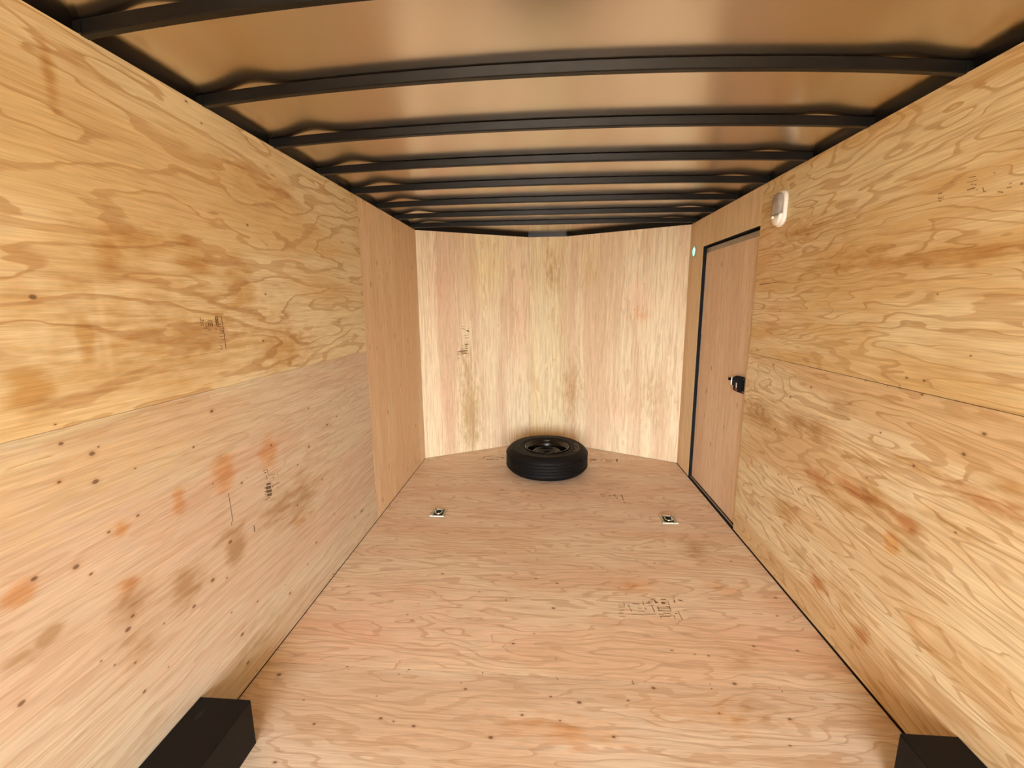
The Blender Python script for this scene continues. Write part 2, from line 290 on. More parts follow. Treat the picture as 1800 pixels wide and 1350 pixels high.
STAMPS = {'L1':[(1.4478,1.4775,1.4514,1.4652,0.0032),(1.4503,1.4653,1.4496,1.4479,0.0023),(1.4565,1.4685,1.4643,1.4665,0.004),(1.4568,1.4633,1.459,1.4492,0.0032),(1.4668,1.4542,1.4761,1.4538,0.0028),(1.4682,1.4488,1.4743,1.4432,0.003),(1.4803,1.4642,1.502,1.4653,0.0028),(1.482,1.4606,1.4819,1.4464,0.0052),(1.4915,1.4603,1.4902,1.446,0.0043),(1.5002,1.4617,1.5011,1.4455,0.0049),(1.4796,1.4536,1.5024,1.4536,0.0021),(1.5188,1.4774,1.534,1.4784,0.0043),(1.521,1.4755,1.521,1.4464,0.0065),(1.5312,1.4771,1.5289,1.4461,0.005),(1.5206,1.4665,1.5334,1.4679,0.0025),(1.52,1.4556,1.5316,1.457,0.0022),(1.5341,1.4495,1.5433,1.451,0.004),(1.5563,1.4893,1.5571,1.4866,0.0078),(1.5483,1.4803,1.5519,1.4488,0.0041),(1.5519,1.4488,1.5543,1.4095,0.0036),(1.5543,1.4095,1.5538,1.3681,0.0037),(1.5538,1.3681,1.554,1.3567,0.0026),(1.5328,1.4275,1.5536,1.4282,0.0022),(1.5325,1.4331,1.5532,1.4338,0.0018),(1.54,1.4243,1.5529,1.4245,0.0022),(1.5313,1.4184,1.5531,1.418,0.0018),(1.528,1.4066,1.5511,1.4059,0.0018),(1.5348,1.3941,1.5542,1.3935,0.0019),(1.4575,1.4405,1.4807,1.4394,0.0021),(1.4825,1.4357,1.4875,1.4301,0.0026),(1.5096,1.4379,1.5237,1.4335,0.0019),(1.5225,1.3747,1.5358,1.3697,0.0019),(1.5216,1.3618,1.5351,1.3586,0.0023),(1.5348,1.3717,1.5348,1.3567,0.0026),(1.5231,1.4445,1.5404,1.4419,0.0026)],'L2':[(1.4746,0.8213,1.4762,0.7657,0.0026),(1.4762,0.7657,1.4792,0.6988,0.0029),(1.4692,0.7064,1.471,0.6885,0.0026),(1.6821,0.8258,1.7102,0.8255,0.0026),(1.7102,0.8255,1.7143,0.8011,0.0033),(1.6904,0.8159,1.7021,0.8139,0.0037),(1.7019,0.8006,1.7025,0.7897,0.003),(1.6914,0.7862,1.7115,0.7847,0.0025),(1.6951,0.7605,1.7249,0.7533,0.009),(1.6888,0.7471,1.7242,0.7372,0.013),(1.69,0.7305,1.7256,0.7202,0.0125),(1.6912,0.7137,1.723,0.7048,0.0116),(1.6794,0.7512,1.693,0.748,0.0037),(1.6768,0.7363,1.6902,0.7317,0.0035),(1.6768,0.7243,1.6883,0.7204,0.003),(1.6723,0.6981,1.7091,0.6974,0.0036),(1.7299,0.7334,1.7476,0.7368,0.0041),(1.7476,0.7368,1.7866,0.7329,0.0035),(1.7429,0.7718,1.7473,0.7728,0.0082),(1.7641,0.7186,1.7668,0.7188,0.01),(1.7328,0.75,1.7321,0.7338,0.0032),(1.7134,0.796,1.7618,0.7821,0.0016),(1.7812,0.78,1.7794,0.7695,0.0026),(1.5906,0.6274,1.5895,0.5991,0.0056),(1.5812,0.8391,1.5816,0.8352,0.0039),(1.9037,0.5718,1.9032,0.5598,0.0049)],'F1':[(0.3682,2.0578,0.3673,2.0307,0.0032),(0.3314,2.0209,0.3697,2.0233,0.0038),(0.3365,2.0365,0.3622,2.0381,0.0035),(0.3325,1.9965,0.3601,1.9976,0.0034),(0.3291,1.9761,0.3517,1.9775,0.0044),(0.328,1.9544,0.3576,1.9555,0.0036),(0.3857,2.0415,0.392,2.0209,0.0049),(0.3913,2.0171,0.3964,1.9913,0.0035),(0.4104,2.0508,0.4383,2.0506,0.0047),(0.4426,2.0586,0.4419,2.0431,0.0026),(0.468,2.0759,0.4667,2.0466,0.0032),(0.4818,2.063,0.5004,2.0662,0.0045),(0.4997,2.0799,0.4985,2.0602,0.0032),(0.5111,2.0905,0.5297,2.0925,0.0039),(0.5293,2.0857,0.533,2.0643,0.008),(0.5386,2.0764,0.54,2.0667,0.0072),(0.564,2.0958,0.5922,2.0956,0.0065),(0.5599,2.0699,0.5793,2.0711,0.0086),(0.5605,2.0622,0.578,2.0613,0.0056),(0.597,2.0801,0.5959,2.0528,0.0033),(0.6264,2.0938,0.6375,2.0925,0.0058),(0.628,2.086,0.6311,2.0744,0.008),(0.6511,2.0954,0.671,2.0934,0.0067),(0.3903,1.9727,0.5125,1.9805,0.0029),(0.5264,2.007,0.5909,2.0074,0.0045),(0.5261,2.0256,0.5946,2.0299,0.0038),(0.5287,1.9671,0.5782,1.9703,0.005),(0.5302,1.9636,0.5287,1.9529,0.0025),(0.5061,2.0472,0.5086,1.9948,0.0039),(0.535,2.0413,0.5349,2.0112,0.0038),(0.5912,2.0449,0.5944,2.0113,0.0041),(0.6261,2.0096,0.6297,1.9558,0.0034),(0.6283,1.9593,0.6312,1.9489,0.005),(0.6062,1.9918,0.6182,1.9908,0.0046),(0.5976,1.9787,0.5978,1.9538,0.0032),(0.4659,2.0256,0.4727,2.011,0.004),(0.4294,2.0195,0.4494,2.0189,0.0031),(0.4273,1.997,0.4622,1.9974,0.003),(0.5749,2.04,0.5978,2.0415,0.0038),(0.5493,1.9901,0.5813,1.9903,0.0037),(0.5249,1.9813,0.5494,1.981,0.0037),(0.4907,2.0462,0.5185,2.046,0.0031)],'F2':[(-0.6595,4.1583,-0.6427,4.1619,0.0144),(-0.6607,4.2086,-0.6299,4.2102,0.0136),(-0.6215,4.1465,-0.5666,4.1494,0.0132),(-0.5666,4.1494,-0.5359,4.1483,0.012),(-0.5246,4.1489,-0.4946,4.1532,0.011),(-0.6283,4.2273,-0.5874,4.2266,0.0102),(-0.5795,4.1931,-0.5706,4.2161,0.0051),(-0.5482,4.1724,-0.5392,4.2121,0.0057),(-0.5271,4.2071,-0.486,4.2205,0.0089),(-0.4813,4.1927,-0.4431,4.1947,0.019)],'F3':[(0.408,4.2007,0.4803,4.2045,0.0153),(0.4026,4.1468,0.4228,4.1541,0.0149),(0.4238,4.1635,0.4702,4.1735,0.0145),(0.5217,4.2227,0.5632,4.2229,0.0065),(0.5203,4.1939,0.5191,4.1498,0.0059),(0.5601,4.1833,0.5814,4.1971,0.013),(0.5589,4.1426,0.5955,4.1446,0.0124),(0.5788,4.178,0.6042,4.2046,0.0081),(0.5955,4.1446,0.6209,4.1428,0.0151),(0.612,4.1987,0.6287,4.1806,0.0106),(0.6374,4.1811,0.6478,4.1785,0.0128),(0.6663,4.2143,0.6876,4.2122,0.013),(0.6708,4.2018,0.6683,4.1453,0.0091),(0.6795,4.2023,0.6747,4.1457,0.0053)],'F4':[(0.4127,3.3847,0.418,3.3615,0.0064),(0.4214,3.3754,0.4492,3.375,0.0055),(0.425,3.3522,0.4365,3.3528,0.007),(0.4173,3.3306,0.4418,3.332,0.0053),(0.4479,3.371,0.4538,3.348,0.004),(0.4756,3.3531,0.4922,3.3548,0.013),(0.5052,3.3548,0.5174,3.371,0.0068),(0.5191,3.3711,0.5336,3.37,0.0135),(0.5261,3.3637,0.5251,3.3367,0.0051),(0.5266,3.3254,0.5347,3.2957,0.0063),(0.5456,3.3532,0.5429,3.3263,0.0033),(0.5745,3.3704,0.5817,3.3553,0.0126),(0.58,3.3552,0.5802,3.3095,0.0078),(0.5802,3.3095,0.5798,3.2613,0.0052),(0.5759,3.2393,0.581,3.2324,0.0131)],'NL':[(1.2826,-0.8553,1.2813,-0.8379,0.0053),(1.2684,-0.8243,1.2581,-0.8,0.0119),(1.2909,-0.8793,1.2893,-0.8516,0.003),(1.1934,-0.84,1.1939,-0.8067,0.0053),(1.222,-0.8463,1.2225,-0.8113,0.003),(1.1308,-0.8415,1.131,-0.8081,0.0092),(1.1192,-0.8383,1.1107,-0.8209,0.0075),(1.0875,-0.888,1.0873,-0.8496,0.0046),(1.0889,-0.8425,1.0872,-0.8109,0.0046),(1.0582,-0.9096,1.0644,-0.815,0.0084),(1.0685,-0.8885,1.0686,-0.8219,0.0069),(1.0375,-0.9136,1.0362,-0.8719,0.0053),(1.037,-0.8718,1.0387,-0.8226,0.0069),(1.0379,-0.8226,1.0364,-0.8103,0.0038),(1.0492,-0.8855,1.0479,-0.8295,0.0054),(1.0006,-0.9024,0.9872,-0.9017,0.0062),(1.1245,-0.8696,1.1123,-0.8525,0.0029),(1.1491,-0.8271,1.1635,-0.8091,0.003),(1.1039,-0.8387,1.1007,-0.8141,0.0053),(1.3127,-0.858,1.3102,-0.8372,0.0037)],'R1':[(1.6193,1.8601,1.6025,1.8597,0.0041),(1.6165,1.8454,1.6016,1.8438,0.0047),(1.6148,1.8363,1.6021,1.8352,0.0029),(1.5986,1.8501,1.5955,1.839,0.0019),(1.5178,1.8835,1.494,1.8803,0.0023),(1.5207,1.8697,1.4866,1.8688,0.0024),(1.5064,1.8611,1.5008,1.8597,0.0034),(1.4968,1.8571,1.4878,1.8564,0.0027),(1.5166,1.8474,1.4896,1.8473,0.0042),(1.4866,1.8401,1.4811,1.8388,0.0019),(1.4661,1.8414,1.4601,1.8274,0.0036),(1.4604,1.829,1.4536,1.829,0.003),(1.4192,1.8191,1.4024,1.8136,0.0031),(1.3951,1.8238,1.3811,1.8218,0.003),(1.3904,1.8316,1.3834,1.8342,0.0029),(1.3597,1.8252,1.3521,1.8232,0.0056),(1.5746,1.8836,1.5719,1.8846,0.0056),(1.4406,1.8743,1.4357,1.874,0.0036)]}
# ------------------------------------------------------------------ materials
BLACK = plain('black_enamel', lin((12, 11, 10)), rough=0.36, spec=0.28, var=0.1)
BOXBLACK = plain('black_painted_steel', lin((15, 14, 13)), rough=0.55, spec=0.2, var=0.25, scale=9)
GAPDARK = plain('dark_backing', lin((96, 74, 58)), rough=0.9, spec=0.1)
GREYTRIM = plain('mill_aluminium', lin((172, 164, 150)), rough=0.42, metal=0.6)
RUBBERSEAL = plain('black_seal', lin((14, 13, 13)), rough=0.7, spec=0.25)
INK = plain('faded_ink', lin((124, 96, 68)), rough=0.8, spec=0.1, var=0.45, scale=160)
INKDARK = plain('grey_ink', lin((110, 92, 76)), rough=0.8, spec=0.1, var=0.4, scale=160)
GROUND = plain('gravel', (0.36, 0.34, 0.31), rough=0.95, spec=0.1, scale=3)
SKIN = plain('outer_skin', (0.02, 0.02, 0.02), rough=0.4)

def roof_material():
    mt = bpy.data.materials.new('roof_sheet'); mt.use_nodes = True; N = NT(mt.node_tree); bs = N.n['Principled BSDF']
    tc = N.new('ShaderNodeTexCoord')
    n = N.noise(tc.outputs['Object'], 2.0, 0.5, 0.0, 2.0)
    N.put(bs.inputs['Base Color'], N.mix(n, lin((222, 212, 198)), lin((212, 200, 184))))
    bs.inputs['Metallic'].default_value = 1.0; bs.inputs['Roughness'].default_value = 0.23
    return mt
ROOF = roof_material()

# plywood tones
LT, LATE, PK = (222, 186, 138), (184, 132, 82), (224, 184, 146)
W_LU = wood('ply_left_upper', (1, 2), 1.3, (224, 187, 136), (180, 126, 74), (212, 167, 110), rings=10, run=0.85, across=3.2, grad=5.0, contrast=0.85, flecks=0.25, stains=LU+[(0.95, 1.25, .5, .05, 'p', .5), (1.5, 1.28, .3, .04, 'p', .3)], marks=LUK)
W_LL = wood('ply_left_lower', (1, 2), 2.7, (208, 174, 136), (176, 126, 86), (206, 164, 128), rings=7, run=0.7, across=5, contrast=0.4, flecks=0.45, knots=0.03, stains=LL+[(1.0, 1.12, .6, .16, 'y', .5)], marks=LK)
W_LF = wood('ply_left_front', (2, 1), 3.9, (230, 184, 136), (198, 144, 98), (224, 172, 124), rings=5, run=0.4, across=4, contrast=0.25, flecks=0.5, knots=0.6)
W_RU = wood('ply_right_upper', (1, 2), 4.4, (230, 190, 134), (184, 128, 72), (216, 166, 104), rings=15, run=1.1, across=5.5, contrast=0.85, flecks=0.2, stains=RU, marks=[k for k in RK if k[1] > 1.207])
W_RL = wood('ply_right_lower', (1, 2), 5.2, (230, 190, 138), (184, 128, 76), (216, 168, 114), rings=14, run=0.95, across=5.2, contrast=0.85, flecks=0.4, stains=RL, marks=[k for k in RK if k[1] <= 1.207])
W_RH = wood('ply_right_header', (2, 1), 6.1, (226, 180, 130), (194, 140, 92), (220, 168, 118), rings=5, run=0.4, across=4, contrast=0.25, flecks=0.4, knots=0.03)
W_DOOR = wood('ply_door', (2, 1), 7.7, (230, 182, 138), (194, 142, 102), (224, 172, 128), rings=5, run=0.4, across=4, contrast=0.22, flecks=0.4, knots=0.25)
W_NL = wood('ply_nose_left', (2, 0), 8.3, (234, 194, 146), (196, 146, 100), (218, 170, 126), rings=10, run=0.35, across=6.5, contrast=0.5, flecks=0.15, stains=NLs)
W_NC = wood('ply_nose_middle', (2, 0), 9.1, (226, 188, 136), (190, 140, 90), (218, 174, 122), rings=12, run=0.45, across=7, contrast=0.6, flecks=0.1, stains=NCs)
W_NR = wood('ply_nose_right', (2, 0), 10.4, (234, 194, 146), (196, 146, 100), (222, 174, 128), rings=10, run=0.35, across=6.5, contrast=0.5, flecks=0.15, stains=NRs)
FA = dict(rings=12, run=1.2, across=5.0, contrast=0.72, flecks=0.35)
W_F1 = wood('ply_floor_near', (0, 1), 11.2, (224, 184, 146), (188, 136, 96), (216, 170, 130), stains=[s for s in FL if s[1] < 1.7], marks=[k for k in FK if k[1] < 1.57], holes=FS, **FA)
W_F2 = wood('ply_floor_mid', (0, 1), 12.6, (230, 188, 146), (192, 138, 96), (224, 174, 132), stains=[s for s in FL if 1.3 < s[1]], marks=[k for k in FK if k[1] >= 1.57], holes=FS, **FA)
W_F3 = wood('ply_floor_far', (0, 1), 13.9, (230, 186, 146), (194, 140, 100), (224, 174, 134), knots=0.05, **FA)
W_RAMP = wood('ply_ramp', (0, 1), 14.2, (214, 172, 128), (184, 130, 88), (206, 160, 116), **FA)

# ------------------------------------------------------------------ outside
g = box('ground', GROUND, -40, 40, -60, 40, -0.75, -0.60); structure(g)

# ------------------------------------------------------------------ floor
floor = prism('floor', GAPDARK, [(-1.30, REAR), (1.30, REAR), (1.30, YC), (0.22, 4.80), (-0.26, 4.80), (-1.30, YC)], -0.08, -0.019); structure(floor)
G = 0.0012
SY1, SY2, SY3 = 1.573, 2.794, 4.015
E1, ER = 1.2348, 1.2320
def sheet(name, mat, pts, label=None):
    o = prism('plywood_sheet', mat, pts, -0.019, 0.0, floor)
    if label: o['label'] = label
    return o
sheet('plywood_sheet', W_F3, [(-E1, REAR), (ER, REAR), (ER, 0.351), (-E1, 0.351)])
sheet('plywood_sheet', W_F1, [(-E1, 0.352+G), (ER, 0.352+G), (ER, SY1-G), (-E1, SY1-G)], 'pale plywood sheet between the wheel boxes')
sheet('plywood_sheet', W_F2, [(-E1, SY1+G), (ER, SY1+G), (ER, SY2-0.0004), (-E1, SY2-0.0004)], 'plywood sheet with a faded ink stamp')
sheet('plywood_sheet', W_F3, [(-E1, SY2), (ER, SY2), (ER, YC+0.005), (0.185, 4.70), (-0.215, 4.71), (-E1, YC+0.005)], 'plywood sheet under the spare wheel')

# ------------------------------------------------------------------ side walls
def wall_sheet(side, mat, y0, y1, z0, z1, parent, label=None):
    s = -1 if side == 'l' else 1
    o = box('plywood_sheet', mat, s*HW, s*(HW+PT), y0, y1, z0, z1, parent, bevel=0.0008, seg=1)
    if label: o['label'] = label
    return o
wl = box('wall_left', SKIN, -1.312, -1.300, REAR, YC+0.03, -0.06, 2.30); structure(wl)
bl = box('wall_backing', GAPDARK, -1.2995, -1.2505, REAR, YC+0.01, -0.019, 2.12, wl)
LS = 2.855
wall_sheet('l', W_LL, REAR, 0.414, 0.004, 1.2195, wl); wall_sheet('l', W_LU, REAR, 0.414, 1.2205, H, wl)
wall_sheet('l', W_LL, 0.4155, LS-0.0006, 0.004, 1.2197, wl, 'pinkish plywood sheet with orange patches')
wall_sheet('l', W_LU, 0.4155, LS-0.0006, 1.2203, H, wl, 'golden plywood sheet with brown stains')
wall_sheet('l', W_LF, LS+0.0006, YC-0.001, 0.004, H, wl, 'upright plywood sheet dotted with pin knots')

wr = box('wall_right', SKIN, 1.300, 1.312, REAR, YC+0.03, -0.06, 2.30); structure(wr)
box('wall_backing', GAPDARK, 1.2505, 1.2995, REAR, DY0-0.012, -0.019, 2.12, wr)
box('wall_backing', GAPDARK, 1.2505, 1.2995, DY1+0.012, YC+0.01, -0.019, 2.12, wr)
box('wall_backing', GAPDARK, 1.2505, 1.2995, DY0-0.011, DY1+0.011, DZ+0.012, 2.12, wr)
RS = 1.2075
wall_sheet('r', W_RL, REAR, 0.414, 0.009, RS-0.0012, wr); wall_sheet('r', W_RU, REAR, 0.414, RS+0.001, H, wr)
wall_sheet('r', W_RL, 0.4155, DY0, 0.009, RS-0.0012, wr, 'plywood sheet with ragged reddish streaks')
wall_sheet('r', W_RU, 0.4155, DY0-0.012, RS+0.001, H, wr, 'honey coloured plywood sheet with wavy rings')
wall_sheet('r', W_RH, DY0-0.011, DY1-0.001, DZ, H, wr, 'plywood strip above the door')
wall_sheet('r', W_RH, DY1, YC-0.001, 0.006, H, wr, 'narrow plywood strip beside the door')
# hairline split running out of the upper sheet towards the door
stamp('crack', plain('crack_dark', lin((96, 62, 36)), rough=0.9), lambda a, b, l: (HW-l, a, b), [(2.50, 1.628, 2.66, 1.6265, 0.0022), (2.66, 1.6265, 2.79, 1.624, 0.0042)], wr)

# ------------------------------------------------------------------ nose
wf = bpy.data.objects.new('wall_front', None); COL.objects.link(wf); structure(wf)
def facet(mat, a, b, z0, z1, t, label=None, name='plywood_sheet'):
    a, b = Vector(a), Vector(b); d = (b-a).normalized(); n = Vector((-d.y, d.x))
    if n.y < 0: n = -n
    pts = [tuple(a), tuple(b), tuple(b+n*t), tuple(a+n*t)]
    o = prism(name, mat, pts, z0, z1, wf)
    if label: o['label'] = label
    return o
facet(W_NL, (-HW, YC), NL, 0.003, H, PT, 'plywood sheet with a small ink stamp and a forked knot')
facet(W_NC, (NL[0]+0.001, NL[1]-0.0015), (NR[0], NR[1]), 0.003, H, PT, 'narrow plywood strip with cathedral grain')
facet(W_NR, (NR[0]+0.0005, NR[1]), (HW, YC), 0.003, H, PT, 'clean pale plywood sheet beside the door strip')
for a, b in (((-1.30, YC+0.035), (-0.25, 4.775)), ((-0.25, 4.775), (0.21, 4.765)), ((0.21, 4.765), (1.30, YC+0.035))):
    facet(SKIN, a, b, -0.06, 2.30, 0.01, name='outer_skin')

# ------------------------------------------------------------------ roof: sheet, bows, rails
CR = [(-2.0, .060), (1.17, .055), (1.58, .046), (1.99, .031), (2.39, .020), (2.80, .016), (3.20, .009), (3.61, .004), (4.01, .001), (4.90, -.006)]
def crown(y):
    for (a, p), (b, q) in zip(CR, CR[1:]):
        if y <= b: return p + (q-p)*max(0, (y-a)/(b-a))
    return CR[-1][1]
def bow_z(x, y):                                   # underside of a bow
    t = min(1.05, abs(x)/1.236)
    return H + 0.004 + crown(y)*(1-t*t) - (0.006*t**6)
BOWH, BOWW = 0.036, 0.026
def gap(x):                                        # the sheet lifts off the bows near the eaves
    a = abs(x); t = (a-1.06)/0.15
    return (0.011 if x < 0 else 0.005)*math.exp(-t*t*2.2)*(1 if a < 1.06 else max(0.0, 1-((a-1.06)/0.19)**2))
def roof_z(x, y): return bow_z(x, y) + BOWH + 0.0008 + gap(x)
def half(y):
    if y <= YC: return 1.30, 1.30
    f = (y-YC)/(4.785-YC); return 1.30+(0.25-1.30)*f, 1.30+(0.21-1.30)*f
bm = bmesh.new(); rows = []; NXR = 96
ys = [REAR-0.02 + (4.785-REAR+0.02)*i/90 for i in range(91)]
for y in ys:
    hl, hr = half(y); rows.append([bm.verts.new((-hl+(hl+hr)*k/NXR, y, roof_z(-hl+(hl+hr)*k/NXR, y))) for k in range(NXR+1)])
for a, b in zip(rows, rows[1:]):
    for k in range(NXR): bm.faces.new((a[k], a[k+1], b[k+1], b[k]))
r = bmesh.ops.extrude_face_region(bm, geom=bm.faces[:])
bmesh.ops.translate(bm, verts=[v for v in r['geom'] if isinstance(v, bmesh.types.BMVert)], vec=(0, 0, 0.004))
ceiling = from_bm('ceiling', bm, ROOF, None, True); structure(ceiling)

def bow(y, x0=-1.2485, x1=1.2485):
    bm = bmesh.new(); rings = []; n = 60
    for k in range(n+1):
        x = x0+(x1-x0)*k/n; z = bow_z(x, y); c = 0.003
        prof = [(0, c), (c, 0), (BOWW-c, 0), (BOWW, c), (BOWW, BOWH-c), (BOWW-c, BOWH), (c, BOWH), (0, BOWH-c)]
        rings.append([bm.verts.new((x, y+dy, z+dz)) for dy, dz in prof])
    for a, b in zip(rings, rings[1:]):
        for k in range(8): bm.faces.new((a[k], a[(k+1) % 8], b[(k+1) % 8], b[k]))
    bm.faces.new(rings[0]); bm.faces.new(rings[-1][::-1])
    o = from_bm('roof_bow', bm, BLACK, ceiling)
    for s in (-1, 1):                                # weld tab at each end
        box('weld_tab', GREYTRIM if False else BLACK, s*1.228, s*1.2484, y-0.004, y-0.0002, bow_z(1.23, y)+0.002, bow_z(1.23, y)+0.03, o)
    return o
for i in range(-11, 7): bow(1.5807+0.40535*i)
def rail(a, b, off=0.0, t=0.035, nseg=24):
    a, b = Vector(a), Vector(b); d = (b-a).normalized(); n = Vector((-d.y, d.x))
    if n.dot(Vector((a.x+b.x, (a.y+b.y)*0.5 if abs(d.x) > 0.3 else 0))) < 0: n = -n
    a, b = a+n*off, b+n*off
    bm = bmesh.new(); rings = []
    for k in range(nseg+1):
        p = a+(b-a)*k/nseg; q = p+n*t; zp = roof_z(p.x, p.y)+0.0015; zq = roof_z(q.x, q.y)+0.0015
        rings.append([bm.verts.new(c) for c in ((p.x, p.y, 2.13), (q.x, q.y, 2.13), (q.x, q.y, zq), (p.x, p.y, zp))])
    for r0, r1 in zip(rings, rings[1:]):
        for k in range(4): bm.faces.new((r0[k], r0[(k+1) % 4], r1[(k+1) % 4], r1[k]))
    bm.faces.new(rings[0]); bm.faces.new(rings[-1][::-1])
    return from_bm('roof_rail', bm, BLACK, ceiling)
for s in (-1, 1): rail((s*1.2495, REAR), (s*1.2495, YC+0.02), 0.0, 0.0485, 80)
rail((-1.245, YC+0.004), (NL[0]-0.004, NL[1]), PT+0.002); rail((NR[0]+0.004, NR[1]), (1.245, YC+0.004), PT+0.002)
rail((NL[0]+0.02, NL[1]-0.012), (NR[0]-0.004, NR[1]-0.012), PT+0.002)

# rear frame of the open back
rf = box('trim_1', BLACK, -1.31, 1.31, REAR-0.05, REAR-0.002, 2.10, 2.32); structure(rf, 'black header of the open rear doorway')
for s, n in ((-1, 'trim_2'), (1, 'trim_3')):
    structure(box(n, BLACK, s*1.235, s*1.315, REAR-0.05, REAR-0.002, -0.06, 2.0995), 'black post of the open rear doorway')
bm = bmesh.new(); L = 1.95; a = math.atan2(0.54, L)
add_box(bm, -1.20, 1.20, -L, 0, -0.05, 0)
ramp = from_bm('door_2', bm, W_RAMP); ramp.location = (0, REAR-0.06, -0.01); ramp.rotation_euler = (a, 0, 0); structure(ramp, 'plywood ramp door lowered to the ground')

# ------------------------------------------------------------------ side door
door = bpy.data.objects.new('door_1', None); COL.objects.link(door); door.location = (1.264, (DY0+DY1)/2, 0.02); structure(door, 'plywood side door with a black seal and a latch')
def dbox(name, mat, x0, x1, y0, y1, z0, z1, parent=None, bevel=0.0):
    o = box(name, mat, x0, x1, y0, y1, z0, z1, None, bevel); o.parent = parent or door
    if parent is None: o.matrix_parent_inverse = Matrix.Translation(door.location).inverted()
    return o
FX = 1.264
dbox('door_frame', RUBBERSEAL, HW+0.001, 1.299, DY1-0.0002-0.004, DY1-0.0004, 0.0, DZ)             # far jamb
dbox('door_frame', RUBBERSEAL, HW+0.0125, 1.299, DY0-0.0105, DY0+0.004, 0.0, DZ)                   # near jamb
dbox('door_frame', RUBBERSEAL, HW+0.001, 1.299, DY0+0.0042, DY1-0.0043, DZ-0.004, DZ-0.0002)       # head
dbox('threshold', RUBBERSEAL, HW+0.002, 1.299, DY0+0.0042, DY1-0.0043, -0.018, 0.006)
dbox('sill_strip', GREYTRIM, HW+0.012, HW+0.022, DY0+0.01, DY1-0.01, 0.0062, 0.012, bevel=0.001)
leaf = dbox('door_leaf', W_DOOR, FX, FX+0.03, DY0+0.012, DY1-0.012, 0.016, DZ-0.052)
dbox('edge_trim', GREYTRIM, FX-0.001, FX+0.030, DY0+0.010, DY1-0.010, DZ-0.0518, DZ-0.016, bevel=0.001)
dbox('edge_trim', GREYTRIM, FX-0.001, FX+0.030, DY1-0.0118, DY1-0.0065, 0.016, DZ-0.053, bevel=0.001)
dbox('edge_trim', GREYTRIM, FX-0.001, FX+0.030, DY0+0.0062, DY0+0.0118, 0.016, DZ-0.053, bevel=0.001)
# latch
LATCH = plain('latch_black', lin((9, 8, 8)), rough=0.65, spec=0.1)
CHROME = plain('chrome', lin((215, 215, 220)), rough=0.16, metal=1.0)
LABEL = plain('label_white', lin((226, 222, 212)), rough=0.6)
RED = plain('label_red', lin((150, 26, 18)), rough=0.5)
bm = bmesh.new(); add_box(bm, FX-0.036, FX-0.001, 2.925, 3.020, 0.925, 1.036)
for v in bm.verts:                                   # the housing slopes back at its foot and its head
    if v.co.x < FX-0.03: v.co.z += 0.012 if v.co.z < 1.0 else -0.004; v.co.y += 0.016 if v.co.y < 2.95 else -0.004
bmesh.ops.bevel(bm, geom=bm.edges[:], offset=0.004, segments=2, affect='EDGES')
latch = from_bm('latch', bm, LATCH); latch.parent = door; latch.matrix_parent_inverse = Matrix.Translation(door.location).inverted(); latch['label'] = 'black latch housing with a chrome lever'
def lpart(name, mat, *a, bevel=0.0):
    o = box(name, mat, *a, None, bevel); o.parent = latch; o.matrix_parent_inverse = Matrix.Translation((0, 0, 0)); return o
lpart('lever', CHROME, FX-0.047, FX-0.008, 3.0215, 3.034, 0.968, 1.024, bevel=0.003)
lpart('lever_knob', LATCH, FX-0.064, FX-0.0475, 3.018, 3.036, 1.002, 1.022, bevel=0.004)
lpart('paper_label', LABEL, FX-0.0375, FX-0.0362, 2.958, 2.972, 0.962, 0.995)
lpart('red_mark', RED, FX-0.0375, FX-0.0362, 2.950, 2.985, 0.944, 0.956)
for z in (0.940, 1.024):
    o = lathe('screw', CHROME, [(0.0001, 0.0012), (0.0035, 0.0012), (0.0045, 0.0), (0.0001, 0.0)], 12); o.rotation_euler = (math.radians(90), 0, 0)
    o.location = (FX-0.010, 2.9248, z); o.parent = latch

# ------------------------------------------------------------------ wheel boxes
for s, h, xi, y1, lab in ((-1, 0.177, 1.052, 1.226, 'black steel wheel box along the knotty pinkish wall'), (1, 0.188, 1.066, 1.237, 'black steel wheel box along the wall with the door')):
    t = empty('wheel_box', (s*(HW+xi)/2, 0.4, 0.0))
    tag(t, lab, 'wheel box')
    def wb(name, x0, x1, y0, y1_, z0, z1, bevel):
        o = box(name, BOXBLACK, x0, x1, y0, y1_, z0, z1, None, bevel); o.parent = t; o.matrix_parent_inverse = Matrix.Translation(t.location).inverted(); return o
    wb('side_panel', s*xi, s*(xi+0.004), -0.52, y1, 0.0005, h-0.0045, 0.0012)
    wb('top_panel', s*(xi+0.0008), s*(HW-0.001), -0.52, y1, h-0.004, h, 0.0012)
    wb('end_panel', s*(xi+0.0045), s*(HW-0.001), y1-0.006, y1-0.001, 0.0005, h-0.0045, 0.0)
    wb('end_panel', s*(xi+0.0045), s*(HW-0.001), -0.518, -0.513, 0.0005, h-0.0045, 0.0)
    if s < 0:
        o = lathe('scuff', plain('scuff_grey', lin((40, 38, 36)), rough=0.7, spec=0.15), [(0.0001, 0.0004), (0.011, 0.0004), (0.012, 0.0), (0.0001, 0.0)], 20)
        o.scale = (0.55, 1.7, 1); o.rotation_euler = (0, 0, -0.15); o.parent = t; o.location = (-1.185+1.144, 1.165-0.4, h)

